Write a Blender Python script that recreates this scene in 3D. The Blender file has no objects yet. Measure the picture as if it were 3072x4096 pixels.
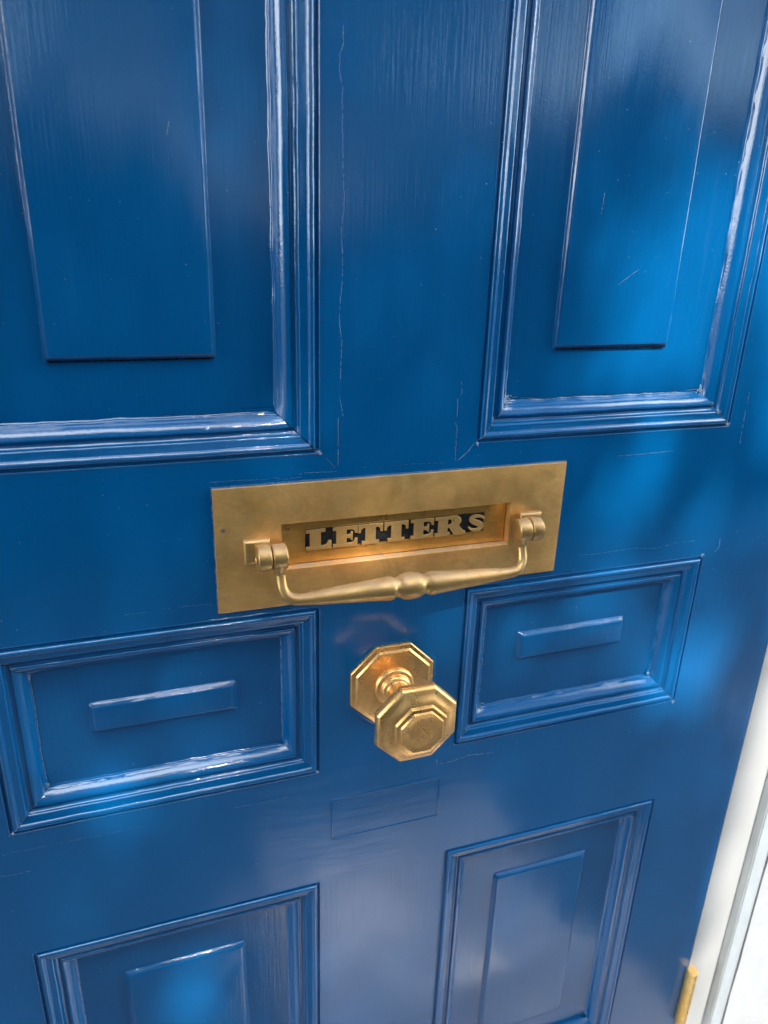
import bpy, bmesh, math, random
from mathutils import Vector, Matrix, noise as mnoise
random.seed(7)
C = bpy.context.scene.collection
scene = bpy.context.scene

# ------------------------------------------------------------------ camera
RX = Vector((0.94611771, -0.32247646, 0.02949922))
RD = Vector((-0.08907601, -0.34675493, -0.93371649))
RF = Vector((0.31133059, 0.88077804, -0.3567959))
CAM = Vector((-0.19596095, -0.52105661, 0.37134844))
cd = bpy.data.cameras.new('camera'); cam = bpy.data.objects.new('camera', cd); C.objects.link(cam)
cam.matrix_world = Matrix(((RX.x, -RD.x, -RF.x, CAM.x), (RX.y, -RD.y, -RF.y, CAM.y), (RX.z, -RD.z, -RF.z, CAM.z), (0, 0, 0, 1)))
cd.sensor_fit = 'VERTICAL'; cd.sensor_height = 9.44; cd.sensor_width = 7.08
cd.lens = 9.44 * 2976.15 / 4096
cd.clip_start = 0.02; cd.clip_end = 200
cd.dof.use_dof = True; cd.dof.focus_distance = 0.60; cd.dof.aperture_fstop = 1.9
scene.camera = cam
scene.render.resolution_x = 768; scene.render.resolution_y = 1024

# ------------------------------------------------------------------ light
SUN_EL, SUN_AZ = math.radians(48), math.radians(10)      # azimuth measured from the door's normal towards +x
S = Vector((math.sin(SUN_AZ) * math.cos(SUN_EL), -math.cos(SUN_AZ) * math.cos(SUN_EL), math.sin(SUN_EL)))
w = bpy.data.worlds.new('World'); scene.world = w; w.use_nodes = True
nt = w.node_tree; nt.nodes.clear()
sky = nt.nodes.new('ShaderNodeTexSky'); sky.sky_type = 'NISHITA'; sky.sun_disc = False
sky.sun_elevation = SUN_EL; sky.sun_rotation = math.atan2(S.x, S.y)
sky.air_density = 1.0; sky.dust_density = 1.2; sky.ozone_density = 1.0
bg = nt.nodes.new('ShaderNodeBackground'); bg.inputs[1].default_value = 0.064
out = nt.nodes.new('ShaderNodeOutputWorld')
tcw = nt.nodes.new('ShaderNodeTexCoord'); cn = nt.nodes.new('ShaderNodeTexNoise'); cn.inputs['Scale'].default_value = 2.3; cn.inputs['Detail'].default_value = 6; cn.inputs['Roughness'].default_value = .55
mpw = nt.nodes.new('ShaderNodeMapping'); mpw.inputs['Scale'].default_value = (1, 1, 1.6); mpw.inputs['Location'].default_value = (3.1, .4, 0)
nt.links.new(tcw.outputs['Generated'], mpw.inputs[0]); nt.links.new(mpw.outputs[0], cn.inputs['Vector'])
crw = nt.nodes.new('ShaderNodeMapRange'); crw.inputs[1].default_value = .50; crw.inputs[2].default_value = .62
sxw = nt.nodes.new('ShaderNodeSeparateXYZ'); nt.links.new(tcw.outputs['Generated'], sxw.inputs[0])
low = nt.nodes.new('ShaderNodeMapRange'); low.inputs[1].default_value = .05; low.inputs[2].default_value = .5; low.inputs[3].default_value = .17; low.inputs[4].default_value = -.20; nt.links.new(sxw.outputs[2], low.inputs[0])
adw = nt.nodes.new('ShaderNodeMath'); nt.links.new(cn.outputs['Fac'], adw.inputs[0]); nt.links.new(low.outputs[0], adw.inputs[1]); nt.links.new(adw.outputs[0], crw.inputs[0])
mxw = nt.nodes.new('ShaderNodeMix'); mxw.data_type = 'RGBA'; mxw.inputs[7].default_value = (12.5, 18.5, 23.0, 1)
nt.links.new(crw.outputs[0], mxw.inputs[0]); nt.links.new(sky.outputs[0], mxw.inputs[6])
last = mxw.outputs[2]
# bright cloud patches added to put highlights on the mouldings: direction, angular size, brightness
for d, rad, br in (((-.02, -.32, .94), .21, 62), ((.74, -.2, .64), .25, 75), ((-.97, -.15, .18), .30, 75), ((.98, -.10, .16), .28, 75)):
    vd = Vector(d).normalized()
    dn = nt.nodes.new('ShaderNodeVectorMath'); dn.operation = 'DISTANCE'; nt.links.new(tcw.outputs['Generated'], dn.inputs[0]); dn.inputs[1].default_value = vd
    nn = nt.nodes.new('ShaderNodeMath'); nn.operation = 'MULTIPLY_ADD'; nt.links.new(cn.outputs['Fac'], nn.inputs[0]); nn.inputs[1].default_value = -.55; nt.links.new(dn.outputs['Value'], nn.inputs[2])
    mr = nt.nodes.new('ShaderNodeMapRange'); nt.links.new(nn.outputs[0], mr.inputs[0]); mr.inputs[1].default_value = rad - .275 + .07; mr.inputs[2].default_value = rad - .275 - .10; mr.interpolation_type = 'SMOOTHSTEP'
    mm_ = nt.nodes.new('ShaderNodeMix'); mm_.data_type = 'RGBA'; mm_.inputs[7].default_value = (br * .93, br * .99, br, 1)
    nt.links.new(mr.outputs[0], mm_.inputs[0]); nt.links.new(last, mm_.inputs[6]); last = mm_.outputs[2]
nt.links.new(last, bg.inputs[0]); nt.links.new(bg.outputs[0], out.inputs[0])
sl = bpy.data.lights.new('sun', 'SUN'); sl.energy = 5.0; sl.angle = math.radians(0.55); sl.color = (1, .95, .87)
so = bpy.data.objects.new('sun', sl); C.objects.link(so)
so.rotation_euler = S.to_track_quat('Z', 'Y').to_euler()
scene.view_settings.view_transform = 'Standard'; scene.view_settings.look = 'None'
scene.view_settings.exposure = 1.1; scene.view_settings.gamma = 1.0

# ------------------------------------------------------------------ materials
def newmat(name):
    m = bpy.data.materials.new(name); m.use_nodes = True
    t = m.node_tree; t.nodes.clear()
    o = t.nodes.new('ShaderNodeOutputMaterial'); p = t.nodes.new('ShaderNodeBsdfPrincipled')
    t.links.new(p.outputs[0], o.inputs[0])
    return m, t, p
def N(t, kind, **kw):
    n = t.nodes.new(kind)
    for k, v in kw.items():
        if k.startswith('i_'): n.inputs[k[2:].replace('_', ' ')].default_value = v
        else: setattr(n, k, v)
    return n
def coords(t, scale=(1, 1, 1), rot=(0, 0, 0)):
    g = N(t, 'ShaderNodeNewGeometry'); m = N(t, 'ShaderNodeMapping')
    m.inputs['Scale'].default_value = scale; m.inputs['Rotation'].default_value = rot
    t.links.new(g.outputs['Position'], m.inputs[0]); return m.outputs[0]
def noise(t, vec, scale, detail=3, rough=.5, dist=0):
    n = N(t, 'ShaderNodeTexNoise'); n.inputs['Scale'].default_value = scale; n.inputs['Detail'].default_value = detail
    n.inputs['Roughness'].default_value = rough; n.inputs['Distortion'].default_value = dist
    t.links.new(vec, n.inputs['Vector']); return n.outputs['Fac']
def ramp(t, fac, stops):
    r = N(t, 'ShaderNodeValToRGB'); e = r.color_ramp.elements
    while len(e) < len(stops): e.new(.5)
    for k, (p, c) in enumerate(stops):
        e[k].position = p; e[k].color = (c, c, c, 1) if not hasattr(c, '__len__') else (*c, 1)
    t.links.new(fac, r.inputs[0]); return r.outputs[0]
def mapr(t, fac, a, b, c, d):
    m = N(t, 'ShaderNodeMapRange'); t.links.new(fac, m.inputs[0])
    for k, v in enumerate((a, b, c, d)): m.inputs[k + 1].default_value = v
    return m.outputs[0]
def mix(t, f, a, b):
    m = N(t, 'ShaderNodeMix', data_type='RGBA')
    if hasattr(f, 'links'): t.links.new(f, m.inputs[0])
    else: m.inputs[0].default_value = f
    for k, v in ((6, a), (7, b)):
        if hasattr(v, 'links'): t.links.new(v, m.inputs[k])
        else: m.inputs[k].default_value = (*v, 1)
    return m.outputs[2]
def math_(t, op, a, b=None):
    m = N(t, 'ShaderNodeMath', operation=op)
    for k, v in ((0, a), (1, b)):
        if v is None: continue
        if hasattr(v, 'links'): t.links.new(v, m.inputs[k])
        else: m.inputs[k].default_value = v
    return m.outputs[0]
def bumps(t, p, layers):
    prev = None
    for h, dist, st in layers:
        b = N(t, 'ShaderNodeBump'); b.inputs['Strength'].default_value = st; b.inputs['Distance'].default_value = dist
        t.links.new(h, b.inputs['Height'])
        if prev: t.links.new(prev, b.inputs['Normal'])
        prev = b.outputs[0]
    t.links.new(prev, p.inputs['Normal'])
BLUE = (0.0005, 0.088, 0.258)
def specks(t, amount=.3):
    v = N(t, 'ShaderNodeTexVoronoi', feature='F1', voronoi_dimensions='2D'); v.inputs['Scale'].default_value = 105
    t.links.new(coords(t, (1, 1, 1), (math.radians(90), 0, 0)), v.inputs['Vector'])
    d = math_(t, 'MULTIPLY', mapr(t, v.outputs['Distance'], .018, .040, 1, 0), mapr(t, noise(t, coords(t), 6, 2), .42, .58, .25, 1))
    sep = N(t, 'ShaderNodeSeparateColor'); t.links.new(v.outputs['Color'], sep.inputs[0])
    k = math_(t, 'LESS_THAN', sep.outputs[0], amount)
    d2 = math_(t, 'MULTIPLY', d, k)
    return math_(t, 'MULTIPLY', d2, math_(t, 'POWER', sep.outputs[1], 2.0))
def paint(name, direction, peel=.6, streak=1.0, rough=.105):
    m, t, p = newmat(name)
    # direction 'v': brush marks run up the door, 'h': across it
    sv = {'v': (1, .6, .035), 'h': (.035, .6, 1)}[direction]
    st = noise(t, coords(t, sv), 520, 4, .6, .2)
    st2 = noise(t, coords(t, sv), 150, 2, .5, .4)
    area = ramp(t, noise(t, coords(t), 7.5, 2), [(.35, .25), (.65, 1)])
    hs = math_(t, 'MULTIPLY', st, area)
    pl = noise(t, coords(t), 620, 2, .5)
    wave = noise(t, coords(t), 14, 1, .4)
    wv = noise(t, coords(t, {'v': (1, 1, .25), 'h': (.25, 1, 1)}[direction]), 75, 1, .4)
    tone = noise(t, coords(t), 5, 3)
    col = mix(t, mapr(t, tone, .3, .7, 0, 1), tuple(c * .9 for c in BLUE), tuple(c * 1.09 for c in BLUE))
    grime = math_(t, 'MULTIPLY', mapr(t, st2, .55, .8, 0, .12), area)
    col = mix(t, grime, col, (.03, .12, .26))
    sp = specks(t, .17)
    col = mix(t, sp, col, (.36, .48, .56))
    t.links.new(col, p.inputs['Base Color'])
    r = math_(t, 'ADD', mapr(t, st, .3, .7, rough - .04, rough + .07), math_(t, 'MULTIPLY', sp, .4))
    t.links.new(r, p.inputs['Roughness'])
    p.inputs['IOR'].default_value = 1.64
    bumps(t, p, [(wave, .0012, .25), (wv, .0005, .3), (hs, .00033, .8 * streak), (pl, .00012, .4 * peel), (sp, .0004, .6)])
    return m
def brass(name, base, rough, patina=.35, brushed=True, dust=.15, met=.7):
    m, t, p = newmat(name)
    br = noise(t, coords(t, (.05, 1, 1)), 900, 3, .6)
    bl = noise(t, coords(t), 42, 4, .62, .5)
    bl2 = noise(t, coords(t), 13, 3, .6, .8)
    pf = math_(t, 'MULTIPLY', mapr(t, bl, .38, .72, 0, 1), patina)
    dark = tuple(c * f for c, f in zip(base, (.58, .50, .40)))
    col = mix(t, pf, base, dark)
    col = mix(t, mapr(t, bl2, .35, .65, 0, .75), col, tuple(c * f for c, f in zip(base, (1.05, .90, .70))))
    gr = noise(t, coords(t, (.35, 1, 1)), 420, 4, .7)
    col = mix(t, mapr(t, gr, .35, .7, 0, .4), col, tuple(c * f for c, f in zip(base, (.66, .58, .52))))
    st_ = noise(t, coords(t), 24, 5, .7, 1.5)
    col = mix(t, mapr(t, st_, .48, .80, 0, .6), col, tuple(c * f for c, f in zip(base, (.55, .44, .36))))
    sp = specks(t, .16)
    col = mix(t, sp, col, (.75, .66, .5))
    # dust on upward faces
    g = N(t, 'ShaderNodeNewGeometry'); sx = N(t, 'ShaderNodeSeparateXYZ'); t.links.new(g.outputs['Normal'], sx.inputs[0])
    up = mapr(t, sx.outputs[2], .35, .95, 0, 1)
    df = math_(t, 'MULTIPLY', math_(t, 'MULTIPLY', up, mapr(t, noise(t, coords(t), 160, 4, .65), .3, .65, .2, 1)), dust * 3)
    col = mix(t, df, col, (.42, .31, .22))
    t.links.new(col, p.inputs['Base Color'])
    t.links.new(mapr(t, df, 0, 1, met, .2), p.inputs['Metallic'])
    rr = math_(t, 'ADD', mapr(t, st_, .35, .7, rough - .08, rough + .14), math_(t, 'MULTIPLY', df, .4))
    t.links.new(rr, p.inputs['Roughness'])
    L = [(noise(t, coords(t), 60, 2), .0004, .2), (noise(t, coords(t), 700, 3), .00012, .35)]
    if brushed: L.append((br, .00012, .4))
    bumps(t, p, L)
    return m
def simple(name, col, rough, var=.1, scale=40, bump=.0003, bst=.3, scl=(1, 1, 1), metallic=0, spec=.5):
    m, t, p = newmat(name); p.inputs['Specular IOR Level'].default_value = spec
    f = noise(t, coords(t, scl), scale, 4, .6)
    c = mix(t, mapr(t, f, .3, .7, 0, 1), tuple(k * (1 - var) for k in col), tuple(min(1, k * (1 + var)) for k in col))
    t.links.new(c, p.inputs['Base Color']); p.inputs['Roughness'].default_value = rough; p.inputs['Metallic'].default_value = metallic
    bumps(t, p, [(noise(t, coords(t, scl), scale * 6, 3), bump, bst)])
    return m
PV = paint('blue gloss paint brushed upright', 'v')
PH = paint('blue gloss paint brushed across', 'h', streak=.35)
MV = paint('blue gloss paint on upright moulding', 'v', peel=1.6, streak=.9, rough=.07)
MH = paint('blue gloss paint on level moulding', 'h', peel=1.6, streak=.9, rough=.07)
BR = (.70, .44, .13)
B_PLATE = brass('weathered brass plate', (.87, .54, .20), .37, .9, met=.72, dust=.30)
B_FLAP = brass('brushed brass flap', (.88, .53, .155), .32, .6, met=.75, dust=.33)
B_HANDLE = brass('dull cast brass', (.54, .36, .145), .37, .6, brushed=False, dust=.24, met=.8)
B_KNOB = brass('polished brass', (1.0, .61, .24), .29, .45, brushed=False, dust=.02, met=.85)
B_HINGE = brass('worn hinge brass', (.80, .55, .20), .32, .2, brushed=False, dust=.05)
B_LETTER = brass('brass lettering', (.86, .57, .23), .34, .3, brushed=False, dust=.2)
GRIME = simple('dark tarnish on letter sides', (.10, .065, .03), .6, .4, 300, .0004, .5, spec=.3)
DARKFILL = simple('black wax in the lettering', (.022, .021, .022), .8, .6, 180, .0006, .8, spec=.15)
CHIP = simple('bare chipped paint', (.20, .31, .42), .35, .5, 900)
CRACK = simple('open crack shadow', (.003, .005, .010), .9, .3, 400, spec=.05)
WHITE = simple('white gloss frame paint', (.42, .43, .435), .3, .03, 30, .0003, .25, (1, 1, .1))
GREYW = simple('greyish white frame paint', (.40, .41, .40), .5, .16, 90, .0004, .5, (1, 1, .15))  # slightly greyer, more mottled white for the narrow stop bead
BLUEW = simple('cool white frame paint', (.37, .41, .44), .4, .06, 120, .0004, .5, (1, 1, .3))
CAULK = simple('brown perished caulk', (.16, .11, .06), .8, .4, 200)
WALLM = simple('white painted render', (.34, .355, .37), .6, .05, 60, .0006, .4)
LAND = simple('pale paving for reflections', (.78, .76, .80), .75, .15, 5, .002, .4)
STONE = simple('grey tarmac', (.11, .125, .15), .75, .18, 5, .002, .4)
STEPM = simple('worn stone step', (.50, .45, .43), .6, .14, 9, .001, .4)
LEAF = simple('dark hedge leaves', (.014, .028, .010), .45, .5, 9)
LEAF2 = simple('tree leaves', (.05, .10, .022), .5, .4, 9)
BARK = simple('grey brown bark', (.12, .09, .065), .85, .3, 20, .01, .8)

# ------------------------------------------------------------------ mesh helpers
class MB:
    def __init__(s): s.v = []; s.f = []; s.m = []
    def add(s, vs, fs, mi=0):
        o = len(s.v); s.v += [tuple(v) for v in vs]
        for f in fs: s.f.append([o + k for k in f]); s.m.append(mi)
    def box(s, x0, x1, y0, y1, z0, z1, mi=0):
        s.add([(x0,y0,z0),(x1,y0,z0),(x1,y1,z0),(x0,y1,z0),(x0,y0,z1),(x1,y0,z1),(x1,y1,z1),(x0,y1,z1)],
              [(0,1,5,4),(1,2,6,5),(2,3,7,6),(3,0,4,7),(4,5,6,7),(3,2,1,0)], mi)
    def build(s, name, mats, parent=None, bevel=0, segs=2, smooth=40, angle=30):
        me = bpy.data.meshes.new(name); me.from_pydata(s.v, [], s.f); me.update()
        for m in (mats if isinstance(mats, (list, tuple)) else [mats]): me.materials.append(m)
        me.polygons.foreach_set('material_index', s.m)
        bm = bmesh.new(); bm.from_mesh(me); bmesh.ops.remove_doubles(bm, verts=bm.verts, dist=1e-6)
        if bevel:
            es = [e for e in bm.edges if len(e.link_faces) == 2 and e.calc_face_angle(0) > math.radians(angle)]
            bmesh.ops.bevel(bm, geom=es, offset=bevel, segments=segs, profile=.5, affect='EDGES', clamp_overlap=True)
        bm.to_mesh(me); bm.free()
        me.polygons.foreach_set('use_smooth', [True] * len(me.polygons))
        me.set_sharp_from_angle(angle=math.radians(smooth))
        o = bpy.data.objects.new(name, me); C.objects.link(o)
        if parent: o.parent = parent
        return o
def tag(o, label=None, cat=None, group=None, kind=None):
    if label: o['label'] = label
    if cat: o['category'] = cat
    if group: o['group'] = group
    if kind: o['kind'] = kind
    return o
def wob(x, z, a, seed=0., f=25.):
    return a * mnoise.noise(Vector((x * f + seed, z * f, seed * 1.7)))
def catmull(P, n):
    out = []
    for k in range(len(P) - 1):
        p0 = P[max(k - 1, 0)]; p1 = P[k]; p2 = P[k + 1]; p3 = P[min(k + 2, len(P) - 1)]
        for j in range(n):
            t = j / n
            out.append(tuple(.5 * (2*b + (c-a)*t + (2*a-5*b+4*c-d)*t*t + (3*b-a-3*c+d)*t**3) for a, b, c, d in zip(p0, p1, p2, p3)))
    out.append(tuple(P[-1])); return out

# ------------------------------------------------------------------ door
XE = .4282; ZB, ZT = -.86, 1.15
X0, X1, X2, X3 = -.3146, -.0646, .0646, .3178
door = bpy.data.objects.new('door', None); C.objects.link(door); door.location = (0, 0, 0)
tag(door, kind='thing', label='glossy blue panelled front door with brass letter plate and knob', cat='door')
TH = .044
def lines(a, c, cuts):
    L = [a + (c - a) * i / max(2, int((c - a) / .02)) for i in range(max(2, int((c - a) / .02)) + 1)]
    for q in cuts: L = [v for v in L if abs(v - q) > .003 or v in (a, c)] + [q]
    return sorted(L)
def board(name, x0, x1, z0, z1, m, dy=0., hole=None):
    b = MB(); LX = lines(x0, x1, hole[:2] if hole else ()); LZ = lines(z0, z1, hole[2:] if hole else ()); nx = len(LX) - 1; nz = len(LZ) - 1
    vs = []; fs = []
    for j in range(nz + 1):
        for i in range(nx + 1):
            x = LX[i]; z = LZ[j]
            vs.append((x, dy + wob(x, z, .0002, 3, 9), z))
    for j in range(nz):
        for i in range(nx):
            if hole and hole[0] <= (LX[i] + LX[i+1]) / 2 <= hole[1] and hole[2] <= (LZ[j] + LZ[j+1]) / 2 <= hole[3]: continue
            a = j * (nx + 1) + i; fs.append((a, a + 1, a + nx + 2, a + nx + 1))
    b.add(vs, fs)
    # sides and back
    yb = dy + TH
    def edge(idx):
        n = len(b.v); vv = [b.v[k] for k in idx] + [(b.v[k][0], yb, b.v[k][2]) for k in idx]; L = len(idx)
        b.add(vv, [(k, k + 1, L + k + 1, L + k) for k in range(L - 1)])
    r0 = list(range(nx + 1)); r1 = [nz * (nx + 1) + k for k in range(nx + 1)]
    c0 = [j * (nx + 1) for j in range(nz + 1)]; c1 = [j * (nx + 1) + nx for j in range(nz + 1)]
    edge(r0[::-1]); edge(r1); edge(c0); edge(c1[::-1])
    b.add([(x0,yb,z0),(x1,yb,z0),(x1,yb,z1),(x0,yb,z1)], [(3,2,1,0)])
    return b.build(name, m, door, smooth=50)
UZ, MT, MBz, LT, LB = .2122, .0832, -.0832, -.2115, -.596
UT = .99
board('stile', -XE, X0, ZB, ZT, PV); board('stile', X3, XE, ZB, ZT, PV)
board('rail', X0, X3, MT, UZ, PH, 0., (-.098, .103, .118, .162)); board('rail', X0, X3, LT, MBz, PH)
board('rail', X0, X3, ZB, LB, PH); board('rail', X0, X3, UT, ZT, PH)
board('muntin', X1, X2, UZ, UT, PV, .00008); board('muntin', X1, X2, MBz, MT, PV, .00008); board('muntin', X1, X2, LB, LT, PV, .00008)

PROF = [(-.6,.0),(-.15,-.28),(.35,-.1),(.8,.9),(1.6,1.9),(2.5,1.7),(2.9,.3),(3.5,-1.1),(4.8,-1.9),(6.2,-1.7),(7.3,-.8),(8.0,.1),(9.6,.5),
        (11.6,.9),(13.2,1.2),(14.1,2.0),(14.7,3.8),(16.2,5.2),(17.8,5.6),(18.8,5.3),(19.2,4.2),(20.0,3.4),(21.6,3.6),(23.6,4.8),(25.6,6.9),(27.2,9.3),(28.3,11.4),(28.9,12.6),(29.9,13.2),(30.6,13.9)]
PROFC = [(s * .001, y * .001) for s, y in catmull(PROF, 3)]
CHIPPY = {'UR'}
def moulding(x0, x1, z0, z1, seed, gaps, parent):
    b = MB()
    sides = [('h', z0, 1, x0, x1), ('h', z1, -1, x0, x1), ('v', x0, 1, z0, z1), ('v', x1, -1, z0, z1)]
    for si, (d, c, sg, a0, a1) in enumerate(sides):
        ns = max(24, int((a1 - a0) / .006)); vs = []; fs = []; L = len(PROFC)
        for i in range(ns + 1):
            t = i / ns
            for k, (s, y) in enumerate(PROFC):
                g0 = gaps.get((si, 0), .0); g1 = gaps.get((si, 1), .0)
                u0 = a0 + s + g0; u1 = a1 - s - g1; u = u0 + (u1 - u0) * t
                amp = .00034 * min(1, max(0, (s + .001) / .004))
                if s < .028: q = wob(u, c + s * 2, amp, seed + si * 7, 55) + wob(u, c, amp, seed + si * 5, 17)
                else: q = wob(u, c, .0009, seed + si * 3, 70) + wob(u, c, .0005, seed + si * 3, 200); 
                dd = c + sg * (s + (q if s >= .028 else q * .5))
                yy = y + (q if s < .028 else 0)
                # paint-filled inner corners
                e = min(u - u0, u1 - u)
                if s > .022: yy -= .0022 * math.exp(-(e / .0035) ** 2) * (s - .022) / .0085
                vs.append((u, yy, dd) if d == 'h' else (dd, yy, u))
        flip = (d == 'h' and sg == -1) or (d == 'v' and sg == 1)
        for i in range(ns):
            for k in range(L - 1):
                f = (i * L + k, i * L + k + 1, (i + 1) * L + k + 1, (i + 1) * L + k)
                fs.append(f if flip else f[::-1])
        b.add(vs, fs, 0 if d == 'h' else 1)
    return b.build('moulding', [MH, MV], parent, smooth=75)
def field(x0, x1, z0, z1, yb, yf, sl, parent, seed):
    # raised field, worn soft bevel all round
    prof = [(-.0012, yb), (-.0004, yb - .0002), (.0002, yb - .0012), (sl * .35, yb - (yb - yf) * .55), (sl * .8, yf + .0007), (sl, yf + .00015), (sl + .0012, yf)]
    rings = []
    pts = []
    def rect(ins):
        P = []; r = .0018
        for (cx, cz, a0) in ((x1 - ins, z0 + ins, -90), (x1 - ins, z1 - ins, 0), (x0 + ins, z1 - ins, 90), (x0 + ins, z0 + ins, 180)):
            sx = -1 if cx > (x0 + x1) / 2 else 1; sz = -1 if cz > (z0 + z1) / 2 else 1
            for q in range(4):
                a = math.radians(a0 + q * 30)
                P.append((cx + sx * r + r * math.cos(a), cz + sz * r + r * math.sin(a)))
        # densify straight runs
        D = []
        for k in range(len(P)):
            p, q_ = P[k], P[(k + 1) % len(P)]; D.append(p)
            if k % 4 == 3:
                for j in range(1, 24): D.append((p[0] + (q_[0] - p[0]) * j / 24, p[1] + (q_[1] - p[1]) * j / 24))
        return D
    vs = []; n = 0
    for ins, y in prof:
        R_ = rect(ins); n = len(R_)
        vs += [(x + wob(z, y * 50, .00035, seed, 60), y, z + wob(x, y * 50, .00035, seed + 4, 60)) for x, z in R_]
    fs = []
    for k in range(len(prof) - 1):
        for i in range(n):
            j = (i + 1) % n; fs.append((k * n + i, k * n + j, (k + 1) * n + j, (k + 1) * n + i))
    fs.append(tuple((len(prof) - 1) * n + i for i in range(n)))
    b = MB(); b.add(vs, fs); return b.build('raised_field', PV, parent, smooth=60)
YP = .0137
def panel(x0, x1, z0, z1, fr, seed, gaps, label, sl=.0022):
    b = MB(); m = .012
    nx, nz = 24, max(8, int((z1 - z0) / .012)); vs = []
    for j in range(nz + 1):
        for i in range(nx + 1):
            x = x0 + m + (x1 - x0 - 2 * m) * i / nx; z = z0 + m + (z1 - z0 - 2 * m) * j / nz
            vs.append((x, YP + wob(x, z, .00025, seed, 8), z))
    b.add(vs, [(j*(nx+1)+i, j*(nx+1)+i+1, (j+1)*(nx+1)+i+1, (j+1)*(nx+1)+i) for j in range(nz) for i in range(nx)])
    b.box(x0, x1, YP + .002, YP + .02, z0, z1)
    p = b.build('panel', PV, door, smooth=50)
    p['label'] = label
    moulding(x0, x1, z0, z1, seed, gaps, p)
    field(*fr, YP + .0001, .0095, sl, p, seed)
    return p
G = .00035
panel(X0, X1, UZ, UT, (-.2455, -.1358, .2835, .93), 1, {(0, 1): G * 1.2, (3, 0): G * .6}, 'tall upper left door panel')
panel(X2, X3, UZ, UT, (.1335, .2450, .2842, .93), 2, {(0, 0): G * .3, (0, 1): G * .3}, 'tall upper right door panel')
panel(X0, X1, MBz, MT, (-.2468, -.1333, -.0095, .0175), 3, {(1, 0): G, (2, 1): G * .5, (0, 0): G * .5}, 'small middle left door panel', .003)
panel(X2, X3, MBz, MT, (.1300, .2462, -.0080, .0208), 4, {(0, 1): G * .3}, 'small middle right door panel', .003)
panel(X0, X1, LB, LT, (-.2460, -.1362, -.532, -.2768), 5, {(1, 0): G * .7}, 'lower left door panel', .0034)
panel(X2, X3, LB, LT, (.1322, .2460, -.532, -.2778), 6, {}, 'lower right door panel', .0034)

# ---- cracks and chips in the paint, and dark lines for shade
def crack(pts, wd, y=-.00012, dark=False, jit=.00032, brk=.25, seed=0, both=False):
    brk *= .6; wd *= .72
    rnd = random.Random(seed * 13 + 5); b = MB()
    P = []
    for k in range(len(pts) - 1):
        (xa, za), (xb, zb) = pts[k], pts[k + 1]; L = math.hypot(xb - xa, zb - za); n = max(2, int(L / .0016))
        for j in range(n): P.append((xa + (xb - xa) * j / n, za + (zb - za) * j / n))
    P.append(pts[-1])
    P = [(x + rnd.uniform(-jit, jit), z + rnd.uniform(-jit, jit)) for x, z in P]
    for k in range(len(P) - 1):
        if rnd.random() < brk and not dark: continue
        (xa, za), (xb, zb) = P[k], P[k + 1]; d = Vector((xb - xa, zb - za)); 
        if d.length < 1e-6: continue
        d.normalize(); nx, nz = -d.y, d.x
        wa = wd * rnd.uniform(.35, 1.0); wb = wd * rnd.uniform(.35, 1.0)
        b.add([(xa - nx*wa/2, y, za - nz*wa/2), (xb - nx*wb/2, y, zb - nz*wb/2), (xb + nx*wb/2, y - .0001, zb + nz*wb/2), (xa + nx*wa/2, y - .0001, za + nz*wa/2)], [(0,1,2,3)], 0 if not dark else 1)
        if both:
            o = wd * .9; b.add([(xa + nx*o - nx*wa/2, y+.00003, za + nz*o- nz*wa/2), (xb + nx*o- nx*wb/2, y+.00003, zb + nz*o- nz*wb/2), (xb + nx*(o+wb*.6), y+.00003, zb + nz*(o+wb*.6)), (xa + nx*(o+wa*.6), y+.00003, za + nz*(o+wa*.6))], [(0,1,2,3)], 1)
    o = b.build('crack_and_shade_line', [CHIP, CRACK], door, smooth=30)
    return o
mm = lambda L: [(a * .001, c * .001) for a, c in L]
CR = [
 ([(-49,488),(-49,477),(-51,472),(-51,462),(-49,455),(-49,438),(-48,405),(-47,388),(-49,368),(-48,352),(-48,339),(-50,312),(-48,294),(-49,266)], .00030, .22, False),
 ([(-49,254),(-46.5,240)], .0003, .3, False), ([(-50,239),(-50,202)], .0004, .15, True),
 ([(48,264),(49,252)], .0003, .3, False), ([(46,249),(46,235)], .0004, .15, True), ([(45,230),(47,226),(47,201),(49,196)], .00042, .15, True),
 ([(63,212),(57,205),(50,199)], .0005, .1, False), ([(-64,212),(-58,207),(-51,199)], .0004, .6, True),
 ([(-148,196),(-127,196),(-106,195),(-99,196),(-92,194),(-78,195)], .00045, .12, False), ([(-80,197),(-73,198),(-51,197)], .0005, .1, False),
 ([(-185,99),(-173,99),(-148,98)], .00035, .3, False), ([(-213,98),(-198,98)], .0003, .4, False),
 ([(202,192),(224,192),(260,193)], .0005, .3, False), ([(172,101),(190,100),(235,101),(261,98),(279,101),(303,101)], .0005, .5, False),
 ([(334,100),(335,91),(331,86)], .0008, .25, False), ([(49,-88),(49,-101),(66,-101),(83,-98),(108,-101)], .0009, .25, False),
 ([(-324,-102),(-319,-99),(-307,-100),(-278,-100),(-247,-101),(-229,-101),(-214,-101)], .0004, .4, False),
 ([(-327,-121),(-319,-122),(-305,-122)], .0005, .15, False), ([(-140,-102),(-123,-102),(-94,-102)], .0005, .45, False),
 ([(-53,-296),(-53,-310)], .0006, .2, False), ([(333,246),(333,226),(333,210),(334,195)], .0005, .55, False),
 ([(-30,199),(-12,198),(8,199),(38,198)], .0003, .6, True),
 ([(-290,199),(-285,193)], .0003, .6, False),
]
for k, (L, wd, bk, bo) in enumerate(CR): crack(mm(L), wd, brk=bk, seed=k, both=bo, y=-.0004)
crack(mm([(185,334),(203,346)]), .0005, y=.0092, seed=41, jit=.0001, brk=.1); crack(mm([(162,401),(161,386)]), .0005, y=.0092, seed=42, jit=.0001, brk=.1)
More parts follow.
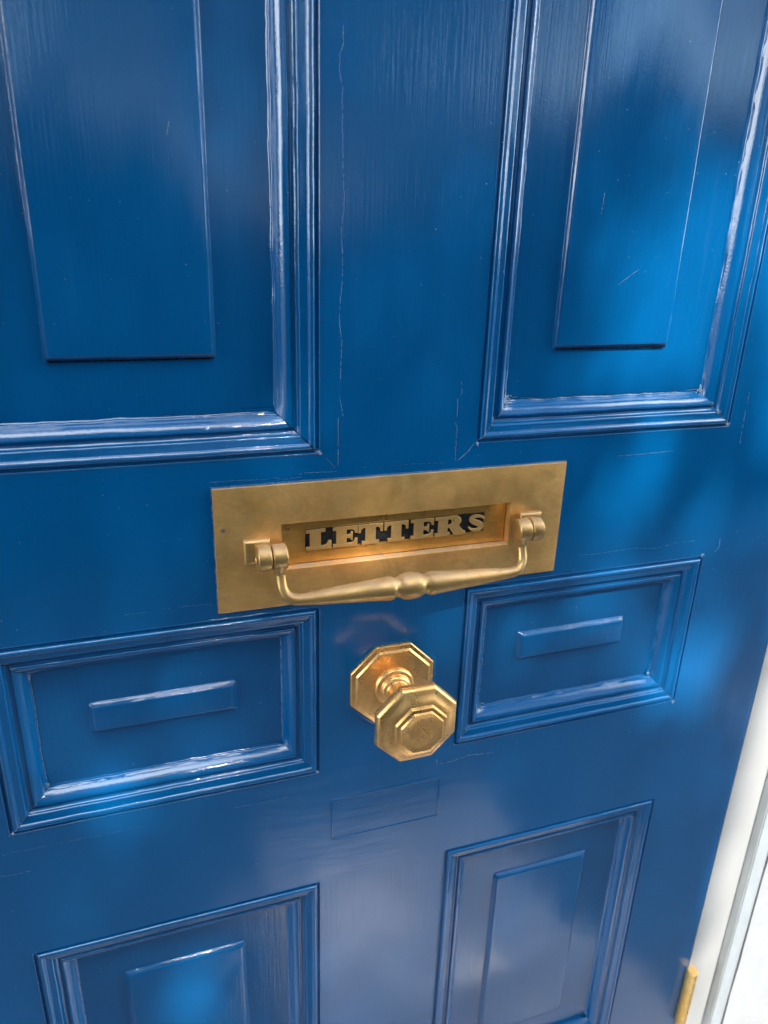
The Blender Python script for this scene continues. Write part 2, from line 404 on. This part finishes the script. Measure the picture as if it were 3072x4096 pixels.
crack(mm([(-157,429),(-159,421)]), .0007, y=.0092, seed=43, jit=.0001, brk=0)
crack(mm([(100,245.5),(133,243),(151,243.6),(171,244.2),(185,243),(213,244),(249,243),(284,245)]), .0009, y=.0118, seed=44, jit=.0006, brk=.3, both=True)
crack(mm([(-176,243.6),(-150,243),(-120,243.3),(-100,243.8)]), .0006, y=.0115, seed=45, jit=.0003, brk=.25, both=True)
crack(mm([(-284.5,51),(-284.2,20),(-285,-20),(-284,-50)]), .0007, y=.0128, seed=46, brk=.2, both=True)
crack(mm([(-94.6,51),(-94.4,20),(-94.9,-20),(-94.4,-50)]), .0005, y=.0128, seed=47, brk=.35)
crack(mm([(94.6,51),(94.4,20),(94.9,-20),(94.4,-50)]), .0008, y=.0128, seed=48, brk=.25)
crack(mm([(-284.4,-244),(-284.6,-300),(-283.9,-400)]), .0006, y=.0128, seed=49, brk=.4)

def mitre(cx, cz, dx, dz, s0, s1, wd, seed, light=.5):
    # an opened mitre that follows the moulding's profile down to the panel
    rnd = random.Random(seed); b = MB(); P = []
    for s_, y_ in PROFC:
        if s0 <= s_ <= s1: P.append((cx + dx * s_, y_ - .00035, cz + dz * s_))
    P = [(x + rnd.uniform(-.00025, .00025), y, z + rnd.uniform(-.00025, .00025)) for x, y, z in P]
    nx, nz = -dz * .7071, dx * .7071
    for k in range(len(P) - 1):
        (xa, ya, za), (xb, yb2, zb2) = P[k], P[k + 1]; wa, wb = wd * rnd.uniform(.5, 1), wd * rnd.uniform(.5, 1)
        b.add([(xa - nx*wa/2, ya, za - nz*wa/2), (xb - nx*wb/2, yb2, zb2 - nz*wb/2), (xb + nx*wb/2, yb2, zb2 + nz*wb/2), (xa + nx*wa/2, ya, za + nz*wa/2)], [(0,1,2,3)], 1)
        if rnd.random() < light:
            b.add([(xa + nx*wa/2, ya - .0001, za + nz*wa/2), (xb + nx*wb/2, yb2 - .0001, zb2 + nz*wb/2), (xb + nx*wb*1.1, yb2, zb2 + nz*wb*1.1), (xa + nx*wa*1.1, ya, za + nz*wa*1.1)], [(0,1,2,3)], 0)
    return b.build('crack_and_shade_line', [CHIP, CRACK], door, smooth=30)
mitre(X1, UZ, -1, 1, .0005, .031, .0008, 1, .25); mitre(X2, UZ, 1, 1, .0, .025, .0005, 2, .9)
mitre(X0, MT, 1, -1, .003, .031, .0008, 3, .6); mitre(X0, MBz, 1, 1, .0, .031, .0007, 4, .6); mitre(X1, MT, -1, -1, .018, .031, .0005, 5, .6)
mitre(X3, UZ, -1, 1, .0, .028, .0004, 6, .9); mitre(X0, LT, 1, -1, .0, .028, .0004, 7, .9); mitre(X2, MBz, 1, 1, .006, .028, .0004, 8, .9); mitre(X3, MBz, -1, 1, .002, .028, .0004, 9, .9)
crack(mm([(-244,282.9),(-137,282.9)]), .0026, y=.0118, seed=60, dark=True, jit=.0001); crack(mm([(135,283.4),(150,283.5),(243,283.5)]), .0026, y=.0118, seed=61, dark=True, jit=.0001)  # dark strips below the upper fields: contact shadow painted in, with the open joint
crack(mm([(-120,246.5),(-96,247)]), .0007, y=.0105, seed=62, dark=True)
# flaked filler lumps at the inner corners of the upper right moulding
def flake(cx, cz, cy, rad, n, seed):
    rnd = random.Random(seed); b = MB()
    for k in range(n):
        a = rnd.uniform(0, 6.28); r = rad * rnd.random() ** .7
        x, z, y = cx + r * math.cos(a), cz + r * math.sin(a), cy - rnd.uniform(0, .0009); q = rnd.uniform(.0003, .0010)
        vs = [(x + q * math.cos(t + a) * rnd.uniform(.6, 1.2), y - rnd.uniform(0, .0002), z + q * math.sin(t + a) * rnd.uniform(.5, 1.1)) for t in (0, 1.05, 2.1, 3.14, 4.2, 5.2)]
        b.add([(x, y - .0004, z)] + vs, [(0, 1 + i, 1 + (i + 1) % 6) for i in range(6)])
    return b.build('paint_chip', [CHIP], door, smooth=20)
flake(.0955, .2440, .0105, .0045, 26, 1); flake(.0905, .2390, .0068, .0028, 14, 2); flake(.2865, .2445, .0105, .0048, 30, 3)
flake(.2960, .2340, .0042, .0022, 14, 4); flake(.3030, .2265, .0008, .0020, 12, 5); flake(.3140, .2150, -.0012, .0022, 12, 6); flake(.0648, .2118, -.0008, .0014, 8, 7)
flake(-.0647, .2125, -.0008, .0016, 10, 8); flake(.2868, -.0505, .0110, .0035, 18, 9); flake(.0960, -.0515, .0110, .0035, 18, 10); flake(.3150, .0850, -.0007, .0020, 8, 11)
flake(.3155, -.0830, -.0010, .0022, 12, 12); flake(-.2840, -.0510, .0110, .0028, 14, 13)

# faint outline of an old filled fitting on the lower rail
b = MB()
for (xa, xb, za, zb) in ((-.053, .053, -.1178, -.1163), (-.053, .0545, -.1636, -.1622), (-.0538, -.0524, -.1625, -.117), (.0524, .0540, -.1625, -.117)):
    b.box(xa, xb, -.0007, .001, za, zb)
b.build('filled_slot_outline', PH, door, bevel=.0004)
crack(mm([(-146,192.1),(-60,192.3),(40,192.2),(150,192.1)]), .0009, y=-.0010, seed=70, jit=.00015, brk=.1)
crack(mm([(-145.6,191),(-145.5,90)]), .0004, y=-.0008, seed=71, jit=.0001, brk=.5)

# ------------------------------------------------------------------ letter plate
def rings(b, R, mi=0, cap=True, mis=None):
    n = 4; vs = []
    for (x0, x1, z0, z1, y) in R: vs += [(x0, y, z0), (x1, y, z0), (x1, y, z1), (x0, y, z1)]
    o = len(b.v); b.v += vs
    for k in range(len(R) - 1):
        for i in range(4):
            j = (i + 1) % 4; b.f.append([o + k*4 + i, o + k*4 + j, o + (k+1)*4 + j, o + (k+1)*4 + i]); b.m.append(mis[k] if mis else mi)
    if cap: b.f.append([o + (len(R)-1)*4 + i for i in range(4)]); b.m.append(mi)
b = MB()
px0, px1, pz0, pz1 = -.1450, .1497, .0898, .1913
hx0, hx1, hz0, hz1 = -.0950, .1000, .1212, .1590
def ins(r, d, y): return (r[0] + d, r[1] - d, r[2] + d, r[3] - d, y)
PR = (px0, px1, pz0, pz1); HR = (hx0, hx1, hz0, hz1)
rings(b, [ins(PR, 0, .001), ins(PR, 0, -.0024), ins(PR, .0002, -.0028), ins(PR, .0007, -.0030), ins(HR, -.0005, -.0030), ins(HR, -.0001, -.0028), ins(HR, 0, -.0024), ins(HR, .0002, .0062)], cap=False, mis=[1, 0, 0, 0, 0, 0, 0])
EDGE = simple('paint smeared plate edge', (.10, .13, .17), .35, .6, 300, .0003, .5)
plate = b.build('letter_plate', [B_PLATE, EDGE], door, smooth=25)
plate['label'] = 'tarnished brass letter plate with knocker handle'
b = MB(); FR = (-.0944, .0994, .1219, .1584)
rings(b, [ins(FR, 0, .007), ins(FR, 0, .0044), ins(FR, .0004, .0040)])
# background pocket of the lettering
flap = b.build('flap', B_FLAP, plate, bevel=0, smooth=25)
# lettering: slab serif capitals cast on the flap
def arc(cx, cz, rx, rz, a0, a1, n=7):
    return [(cx + rx * math.cos(math.radians(a0 + (a1 - a0) * k / n)), cz + rz * math.sin(math.radians(a0 + (a1 - a0) * k / n))) for k in range(n + 1)]
H = 17.2
def L_(x):
    return [[(x,0),(x+20.5,0),(x+20.5,6.6),(x+18.3,6.6)] + arc(x+14.4,6.6,3.4,3.6,0,-90,6) + [(x+12.0,3.0),(x+12.0,14.4),(x+15.6,14.4),(x+15.6,H),(x,H),(x,14.4),(x+3.2,14.4),(x+3.2,2.8),(x,2.8)]]
def E_(x):
    w = 20.2
    return [[(x,0),(x+w,0),(x+w,6.4),(x+w-1.8,6.4)] + arc(x+w-5.2,6.2,3.2,3.4,0,-90,5) + [(x+11.2,2.8),(x+11.2,7.2),(x+13,7.2)] + arc(x+13,4.6,2.0,2.4,90,20,4) + [(x+16.2,4.9),(x+16.2,12.3),(x+14.8,12.3)] + arc(x+13,12.6,2.0,2.6,-20,-90,4) +
            [(x+11.2,9.8),(x+11.2,14.4),(x+w-5.4,14.4)] + arc(x+w-5.2,11.2,3.2,3.2,90,0,5) + [(x+w-1.8,11.0),(x+w,11.0),(x+w,H),(x,H),(x,14.4),(x+2.8,14.4),(x+2.8,2.8),(x,2.8)]]
def T_(x):
    w = 20.6; c = x + w / 2
    return [[(c-7.2,0),(c+7.2,0),(c+7.2,2.8),(c+4.3,2.8),(c+4.3,14.2)] + arc(x+w-5.0,11.2,3.0,3.2,90,0,5) + [(x+w-2.0,10.2),(x+w,10.2),(x+w,H),(x,H),(x,10.2),(x+2.0,10.2)] + arc(x+5.0,11.2,3.0,3.2,180,90,5) + [(c-4.3,14.2),(c-4.3,2.8),(c-7.2,2.8)]]
def R_(x):
    o = [(x,0),(x+13.4,0),(x+13.4,2.8),(x+11.4,2.8),(x+11.4,7.0),(x+12.6,7.0),(x+13.6,6.0),(x+17.6,0),(x+27.6,0),(x+27.6,2.6),(x+26.0,2.8),(x+21.6,8.0)] + arc(x+17.4,12.4,6.0,4.8,-45,90,9) + [(x,H),(x,14.4),(x+2.8,14.4),(x+2.8,2.8),(x,2.8)]
    i = [(x+11.4,9.6),(x+11.4,14.4),(x+12.8,14.4)] + arc(x+12.8,12.0,2.4,2.4,90,-90,6)
    return [o, i]
def S_(x):
    sp = [(16.0,11.8),(13.5,14.0),(9.2,14.9),(5.2,14.1),(4.2,12.0),(6.6,9.9),(10.6,8.2),(13.4,6.2),(12.8,3.6),(9.2,2.3),(5.0,3.0),(1.8,5.6)]
    wd = [.9,1.6,2.2,2.8,3.2,3.6,3.9,3.6,3.1,2.4,1.6,.9]
    c = catmull(sp, 4); ww = [q[0] for q in catmull([(v,) for v in wd], 4)]
    A = []; B = []
    for k, (px, pz) in enumerate(c):
        q = c[min(k+1, len(c)-1)]; p = c[max(k-1, 0)]; d = Vector((q[0]-p[0], q[1]-p[1])).normalized(); h = ww[k] * .62
        A.append((x + px - d.y*h, pz + d.x*h)); B.append((x + px + d.y*h, pz - d.x*h))
    return [A + B[::-1]]
letters = [('L', L_, -75.0), ('E', E_, -53.2), ('T', T_, -32.3), ('T', T_, -10.4), ('E', E_, 12.4), ('R', R_, 33.9), ('S', S_, 62.6)]
ZL = 133.2
def glyph(name, loops):
    cu = bpy.data.curves.new(name, 'CURVE'); cu.dimensions = '2D'; cu.fill_mode = 'BOTH'; cu.extrude = .0008; cu.bevel_depth = .00034; cu.bevel_resolution = 2; cu.offset = -.00022
    for L in loops:
        s = cu.splines.new('POLY'); s.points.add(len(L) - 1); s.use_cyclic_u = True
        for p, (x, z) in zip(s.points, L): p.co = (x * .001, (z + ZL) * .001, 0, 1)
    tmp = bpy.data.objects.new(name, cu); C.objects.link(tmp)
    bpy.context.view_layer.update()
    me = bpy.data.meshes.new_from_object(tmp.evaluated_get(bpy.context.evaluated_depsgraph_get()))
    bpy.data.objects.remove(tmp)
    me.transform(Matrix.Rotation(math.pi/2, 4, 'X')); me.transform(Matrix.Translation((0, .0026, 0)))
    me.materials.clear(); me.materials.append(B_LETTER); me.materials.append(GRIME)
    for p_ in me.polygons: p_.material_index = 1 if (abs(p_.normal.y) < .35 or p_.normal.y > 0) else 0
    me.polygons.foreach_set('use_smooth', [True] * len(me.polygons)); me.set_sharp_from_angle(angle=math.radians(35))
    o = bpy.data.objects.new('letter', me); C.objects.link(o); o.parent = plate; o['label'] = 'raised brass letter ' + name
    return o
for ch, fn, x in letters: glyph(ch, fn(x))
b = MB(); b.box(-.0750, .0792, .0034, .0046, .1334, .1502)
b.build('lettering_background', DARKFILL, plate, bevel=.0002)

# ---- lathe, sweep and cylinder helpers
def lathe_y(b, cx, cz, prof, n=48, a0=0., mi=0):
    # prof: (radius, y) ; axis along y
    vs = []
    for r, y in prof:
        for i in range(n):
            a = a0 + 2 * math.pi * i / n; vs.append((cx + r * math.cos(a), y, cz + r * math.sin(a)))
    fs = [(k*n+i, k*n+(i+1) % n, (k+1)*n+(i+1) % n, (k+1)*n+i) for k in range(len(prof)-1) for i in range(n)]
    fs.append(tuple((len(prof)-1)*n + i for i in range(n)))
    b.add(vs, fs, mi)
def lathe_x(b, cy, cz, prof, n=40):
    vs = []
    for r, x in prof:
        for i in range(n):
            a = 2 * math.pi * i / n; vs.append((x, cy + r * math.cos(a), cz + r * math.sin(a)))
    fs = [(k*n+i, k*n+(i+1) % n, (k+1)*n+(i+1) % n, (k+1)*n+i) for k in range(len(prof)-1) for i in range(n)]
    fs.append(tuple((len(prof)-1)*n + i for i in range(n))); fs.append(tuple(range(n))[::-1])
    b.add(vs, fs)
def recalc(o):
    bm = bmesh.new(); bm.from_mesh(o.data); bmesh.ops.recalc_face_normals(bm, faces=bm.faces); bm.to_mesh(o.data); bm.free()
KX, KZ, KY = .0023, .1395, -.0175
for sg in (-1, 1):
    cx = KX + sg * .1165
    b = MB()
    SQ = (cx - .0100, cx + .0100, .1300, .1492)
    rings(b, [ins(SQ, 0, -.0029), ins(SQ, 0, -.0055), ins(SQ, .0012, -.0068), ins(SQ, .0030, -.0075)])
    # stem and round knuckle
    xa, xb = sorted((KX + sg * .1085, KX + sg * .1190))
    b.box(xa + .0004, xb - .0004, -.018, -.006, KZ - .0068, KZ + .0068)
    f = -sg
    lathe_x(b, KY, KZ, [(.0088, xa), (.0098, xa + .0007), (.0100, xa + .0014), (.0100, xb - .0014), (.0098, xb - .0007), (.0088, xb)])
    o = b.build('hinge_lug', B_HANDLE, plate, bevel=.0003, smooth=40); recalc(o)
    # pin seen in the open end of the lug
    b = MB(); e = KX + sg * .1190
    xs = [e - sg * .001, e + sg * .0004, e + sg * .0004, e - sg * .0002]
    lathe_x(b, KY, KZ, [(.0052, xs[0]), (.0052, xs[1]), (.0040, xs[2]), (.0034, xs[3])])
    o = b.build('hinge_pin', B_HANDLE, plate, smooth=40); recalc(o)
# handle: eyes, arms and turned bar as one mesh
b = MB()
zb, yb_ = .1085, -.0285
half = [(0, 0), (.010, 0), (.020, 0)]
# centreline: left arm down, bend, bar, bend, right arm up ; radius per point
path = []
def P_(x, y, z, r, fx=1.0): path.append((x, y, z, r, fx))
A = [(-.1020, -.0178, .1340, .0052), (-.1020, -.0188, .1290, .0044), (-.1018, -.0210, .1225, .0041), (-.1012, -.0240, .1155, .0042), (-.0985, -.0265, .1105, .0044), (-.0935, -.0281, .1078, .0045), (-.0860, -.0285, .1070, .0046),
     (-.0700, -.0285, .1070, .0060), (-.0500, -.0285, .1070, .0074), (-.0300, -.0285, .1070, .0087), (-.0195, -.0285, .1070, .0095), (-.0162, -.0285, .1070, .0094), (-.0138, -.0285, .1070, .0084), (-.0118, -.0285, .1070, .0080), (-.0100, -.0285, .1070, .0084), (-.0075, -.0285, .1070, .0098), (-.0038, -.0285, .1070, .0107), (0, -.0285, .1070, .0109)]
FULL = A + [(-x, y, z, r) for x, y, z, r in A[-2::-1]]
cpath = catmull(FULL, 4); n = 28; vs = []
for k, (x, y, z, r) in enumerate(cpath):
    q = Vector(cpath[min(k+1, len(cpath)-1)][:3]); p = Vector(cpath[max(k-1, 0)][:3]); d = (q - p).normalized()
    ux = Vector((0, -1, .2)).normalized(); u = (ux - d * ux.dot(d)).normalized(); v = d.cross(u)
    for i in range(n):
        a = 2 * math.pi * i / n; pt = Vector((x + KX, y, z)) + u * r * math.cos(a) + v * r * math.sin(a); vs.append(pt)
L = len(cpath)
fs = [(k*n+i, k*n+(i+1) % n, (k+1)*n+(i+1) % n, (k+1)*n+i) for k in range(L-1) for i in range(n)]
fs.append(tuple(range(n))[::-1]); fs.append(tuple((L-1)*n+i for i in range(n)))
b.add(vs, fs)
for sg in (-1, 1):
    xa, xb = sorted((KX + sg * .0965, KX + sg * .1080))
    lathe_x(b, KY, KZ, [(.0085, xa), (.0095, xa + .0006), (.0098, xa + .0016), (.0098, xb - .0016), (.0095, xb - .0006), (.0085, xb)])
    # flared throat below the eye
    vs = []; 
    for k, (z, hy, hx) in enumerate(((.1385, .0090, .0050), (.1345, .0086, .0052), (.1310, .0068, .0050), (.1285, .0052, .0046), (.1262, .0044, .0043))):
        for i in range(20):
            a = 2 * math.pi * i / 20; sy, sx = math.sin(a), math.cos(a)
            sx = math.copysign(abs(sx) ** .7, sx); sy = math.copysign(abs(sy) ** .7, sy)
            vs.append((KX + sg * .1021 + hx * sx, KY - .0002 * k * k * .5 + hy * sy, z))
    b.add(vs, [(k*20+i, k*20+(i+1) % 20, (k+1)*20+(i+1) % 20, (k+1)*20+i) for k in range(4) for i in range(20)] + [tuple(range(20)), tuple(80+i for i in range(20))])
hnd = b.build('knocker_handle', B_HANDLE, plate, smooth=45); recalc(hnd)
b = MB(); lathe_y(b, -.1385, .1585, [(.0016, -.0028), (.0016, -.0032), (.0010, -.0033)], 16)
o = b.build('screw_head', simple('dull screw', (.12, .10, .09), .5), plate, smooth=40); recalc(o)

# ------------------------------------------------------------------ door knob
OC = 1 / math.cos(math.pi / 8)
def octa(prof): return [(r * OC, y) for r, y in prof]
b = MB()
lathe_y(b, 0, 0, octa([(.0380, .0005), (.0380, -.0028), (.0374, -.0036), (.0340, -.0042), (.0335, -.0048), (.0328, -.0062), (.0320, -.0066), (.0180, -.0066)]), 8, math.pi / 8)
rose = b.build('door_knob', B_KNOB, door, bevel=.00025, smooth=30, angle=18); recalc(rose)
rose['label'] = 'octagonal brass door knob with octagonal rose'
b = MB()
lathe_y(b, 0, 0, octa([(.0412, -.0001), (.0405, -.0005), (.0395, -.0006), (.0381, -.0004), (.0379, .0004)]), 8, math.pi / 8)
o = b.build('paint_ridge', PH, rose, smooth=30); recalc(o)
b = MB()
nk = catmull([(.0182, -.0060), (.0182, -.0078), (.0172, -.0100), (.0152, -.0112), (.0140, -.0116), (.0138, -.0130), (.0134, -.0145), (.0118, -.0160), (.0104, -.0168), (.0098, -.0190), (.0094, -.0240), (.0094, -.0330), (.0102, -.0400), (.0120, -.0440)], 4)
lathe_y(b, 0, 0, nk, 64); o = b.build('neck', B_KNOB, rose, smooth=50); recalc(o)
b = MB()
kp = catmull([(.0110, -.0440), (.0170, -.0475), (.0262, -.0505), (.0316, -.0530), (.0338, -.0562), (.0343, -.0595), (.0338, -.0622), (.0326, -.0640)], 4)
kp += [(.0319, -.0645), (.0302, -.0652), (.0282, -.0664), (.0264, -.0680), (.0246, -.0693), (.0228, -.0701), (.0218, -.0704)]
kp += [(.0215, -.0722), (.0209, -.0729), (.0180, -.0731), (.0177, -.0744), (.0171, -.0750), (.0165, -.0748), (.0100, -.0750)]
lathe_y(b, 0, 0, octa(kp), 8, math.pi / 8)
o = b.build('grip', B_KNOB, rose, bevel=.0007, segs=2, smooth=28, angle=30); recalc(o)

# ------------------------------------------------------------------ hinge
b = MB(); hx, hy = .4315, -.0052
segs = [(-.6150, -.5985), (-.5980, -.5745), (-.5740, -.5490), (-.5485, -.5325), (-.5320, -.5190)]
def cyl_z(b, cx, cy, z0, z1, r, n=32, ch=.0006):
    vs = []; P = [(r - ch, z0), (r, z0 + ch), (r, z1 - ch), (r - ch, z1)]
    for rr, z in P:
        for i in range(n):
            a = 2 * math.pi * i / n; vs.append((cx + rr * math.cos(a), cy + rr * math.sin(a), z))
    b.add(vs, [(k*n+i, k*n+(i+1) % n, (k+1)*n+(i+1) % n, (k+1)*n+i) for k in range(3) for i in range(n)] + [tuple(range(n))[::-1], tuple(3*n+i for i in range(n))])
for z0, z1 in segs: cyl_z(b, hx, hy, z0, z1, .0072, ch=.00035)
hg = b.build('hinge', B_HINGE, door, smooth=35); hg['label'] = 'brass hinge knuckle on the right door edge'
b = MB(); cyl_z(b, hx, hy, -.5188, -.5178, .0066); b.build('hinge_cap', B_HINGE, hg, smooth=35)

# ------------------------------------------------------------------ frame and wall
fr = bpy.data.objects.new('door_surround', None); C.objects.link(fr); fr.location = (0, 0, 0)
tag(fr, 'white painted timber door frame with stepped edge beside the hinge', 'door surround', kind='thing')
for sg in (1, -1):
    def bx(name, xa, xb, ya, yb, m, bev=.0004):
        b = MB(); q = sorted((sg * xa, sg * xb)); b.box(q[0], q[1], ya, yb, ZB, ZT + .004); return b.build(name, m, fr, bevel=bev)
    bx('jamb', XE + .0014, .4788, -.0002, .09, WHITE, .0009)
    bx('stop_bead', .4790, .4806, -.0104, .05, GREYW, .0005)
    bx('caulk', .4806, .4812, -.0088, .05, CAULK, 0)
    bx('architrave', .4812, .5012, -.0112, .05, BLUEW, .0012)
b = MB(); b.box(-.50, .50, -.0003, .09, ZT + .006, ZT + .06); b.build('head', WHITE, fr, bevel=.001)
for sg in (1, -1):
    b = MB(); q = sorted((sg * .5018, sg * 1.6)); nz = 160
    xs = [q[0] + (q[1] - q[0]) * k / 60 for k in range(61)]; vs = []
    for j in range(nz + 1):
        z = -1.05 + 2.6 * j / nz
        for i, x in enumerate(xs):
            jx = wob(z, 0, .0006, 9, 40) if (i == 0 and sg == 1) or (i == 60 and sg == -1) else 0
            vs.append((x + jx, -.0128 + wob(x, z, .0006, 11, 30), z))
    W_ = 61
    b.add(vs, [(j*W_+i, j*W_+i+1, (j+1)*W_+i+1, (j+1)*W_+i) for j in range(nz) for i in range(60)])
    b.box(q[0] + .001, q[1], -.0110, .2, -1.05, 1.55)
    wl = b.build('wall', WALLM, None, smooth=60)
    tag(wl, 'white rendered wall to the right of the hinge side of the frame' if sg == 1 else 'white rendered wall beyond the left edge of the blue door, away from the hinge', 'wall', kind='thing')

# ------------------------------------------------------------------ ground, step, hedge and tree outside, unseen and added for reflections and shade
b = MB(); b.add([(-60, -60, -1.0), (60, -60, -1.0), (60, .2, -1.0), (-60, .2, -1.0)], [(0, 1, 2, 3)])
g = b.build('pavement', STONE); tag(g, kind='structure')
b = MB(); b.add([(.0, -.86, -.996), (.60, -.86, -.996), (.60, .19, -.996), (.0, .19, -.996)], [(0, 1, 2, 3)])
g = b.build('path', LAND); tag(g, kind='structure')  # pale slab added and sized to brighten the reflection low on the door
b = MB(); b.box(-.66, .60, -.28, .19, -.990, -.872)
st = b.build('door_step', STEPM, bevel=.008); tag(st, 'pale stone step below the blue door', 'step', kind='thing')

def leaves(name, mat, pts, size, seed, parent=None):
    rnd = random.Random(seed); vs = []; fs = []
    for (x, y, z) in pts:
        n = Vector((rnd.gauss(0, 1), rnd.gauss(0, 1), rnd.gauss(0, 1))).normalized(); u = n.orthogonal().normalized(); v = n.cross(u)
        a = rnd.uniform(0, 6.28); u, v = u * math.cos(a) + v * math.sin(a), v * math.cos(a) - u * math.sin(a)
        s = size * rnd.uniform(.7, 1.3); c = Vector((x, y, z)); o = len(vs)
        vs += [c - u * s, c + v * s * .42 - u * s * .1 + n * s * .12, c + u * s, c - v * s * .42 - u * s * .1 + n * s * .12]
        fs += [(o, o + 1, o + 2), (o, o + 2, o + 3)]
    me = bpy.data.meshes.new(name); me.from_pydata([tuple(v) for v in vs], [], fs); me.materials.append(mat)
    o = bpy.data.objects.new(name, me); C.objects.link(o)
    if parent: o.parent = parent
    return o
def hedge_top(x):  # skyline of the added hedge, shaped for dark and bright reflections in the paint
    az = math.degrees(math.atan2(x + .1, 2.75))
    T = [(-60, 1.0), (-12, .84), (-4, .60), (2, .48), (8, .40), (16, .38), (24, .58), (32, .84), (38, .95), (46, 1.02), (60, 1.05)]
    for k in range(len(T) - 1):
        if T[k][0] <= az <= T[k+1][0]:
            t = (az - T[k][0]) / (T[k+1][0] - T[k][0]); return T[k][1] + (T[k+1][1] - T[k][1]) * t
    return .6
hd = bpy.data.objects.new('hedge', None); C.objects.link(hd); hd.location = (0, -3.0, -1.0)
tag(hd, 'dark clipped hedge added unseen to darken reflections in the door', 'hedge')
rnd = random.Random(3); pts = []
while len(pts) < 16000:
    x = rnd.uniform(-5, 6); z = rnd.uniform(-1, 1.2); y = -2.65 + rnd.gauss(0, .10) - rnd.random() ** 2 * .6
    if z < hedge_top(x) + .05 * math.sin(x * 9) + rnd.gauss(0, .03): pts.append((x, y + 3.0, z + 1.0))
leaves('foliage', LEAF, pts, .05, 4, hd)
b = MB()
for k in range(44):
    x0 = -5 + k * .25; b.box(x0, x0 + .25, -.2, .1, 0, hedge_top(x0 + .12) + .9)
b.build('core', LEAF, hd)

LIT = [(.242, .372, .052, .080, 1.), (.318, .345, .055, .090, 1.), (.212, .305, .036, .046, .9), (.285, .295, .04, .04, .8), (.350, .300, .03, .05, .8), (.175, .405, .03, .03, .4), (.205, .160, .045, .05, .75), (.285, .115, .05, .035, .65),
       (.240, .200, .06, .02, .4), (.335, -.055, .045, .055, .85), (.0, .140, .15, .045, .22), (.385, .285, .035, .05, .6), (.40, .13, .03, .05, .4), (.36, -.22, .04, .04, .3), (.19, .055, .06, .03, .4), (.010, .320, .045, .06, .28), (-.175, -.315, .018, .045, .8), (-.345, .34, .04, .06, .35), (.375, .22, .03, .05, .3), (.29, -.02, .04, .03, .3),
       (-.10, .23, .05, .03, .3), (-.2, -.03, .05, .03, .3)]
def lit(x, z):  # sun patches on the door, made by gaps shaped in the unseen crown
    if x > .435: return .97
    v = 0
    for cx, cz, rx, rz, s in LIT: v = max(v, min(1, s * 1.2) * math.exp(-(((x - cx) / rx / 1.3) ** 2 + ((z - cz) / rz / 1.3) ** 2) ** 1.5))
    return v
tr = bpy.data.objects.new('shade_tree', None); C.objects.link(tr); TB = Vector((1.5, -3.9, -1.0)); tr.location = TB
tag(tr, 'unseen leafy tree, crown gaps shaped to dapple the door', 'tree')
rnd = random.Random(11); pts = []
for k in range(52000):
    x = -1.5 + 2.8 * ((k * .7548776662) % 1); z = -3.4 + 4.9 * ((k * .5698402910) % 1); t = rnd.uniform(4.6, 6.0)
    if z < -1.0:
        if (x < .75 and mnoise.noise(Vector((x * 3.2, z * 3.2, 4.7))) > .42) or rnd.random() < .95 * math.exp(-(((x - .09) / .15) ** 2 + ((z + 1.66) / .18) ** 2) ** 1.5): continue  # crown gap shaped to sunlight the paving that the door reflects
    elif x > .435 and rnd.random() < .92: continue
    if z > -1.0 and rnd.random() < lit(x, z) ** .7: continue
    p = Vector((x, 0, z)) + S * t - TB; pts.append(tuple(p))
leaves('crown', LEAF2, pts, .034, 5, tr)
b = MB()
def limb(b, a, c, r0, r1, n=10):
    a = Vector(a); c = Vector(c); d = (c - a).normalized(); u = d.orthogonal().normalized(); v = d.cross(u); vs = []
    for k in range(5):
        t = k / 4; p = a.lerp(c, t) + u * .04 * math.sin(t * 5); r = r0 + (r1 - r0) * t
        for i in range(n): q = 2 * math.pi * i / n; vs.append(p + u * r * math.cos(q) + v * r * math.sin(q))
    b.add(vs, [(k*n+i, k*n+(i+1) % n, (k+1)*n+(i+1) % n, (k+1)*n+i) for k in range(4) for i in range(n)])
limb(b, (0, 0, 0), (-.1, .1, 3.2), .14, .10); limb(b, (-.1, .1, 3.2), (-.7, .4, 4.6), .08, .03); limb(b, (-.1, .1, 3.2), (.2, -.1, 5.2), .07, .03)
b.build('trunk', BARK, tr)
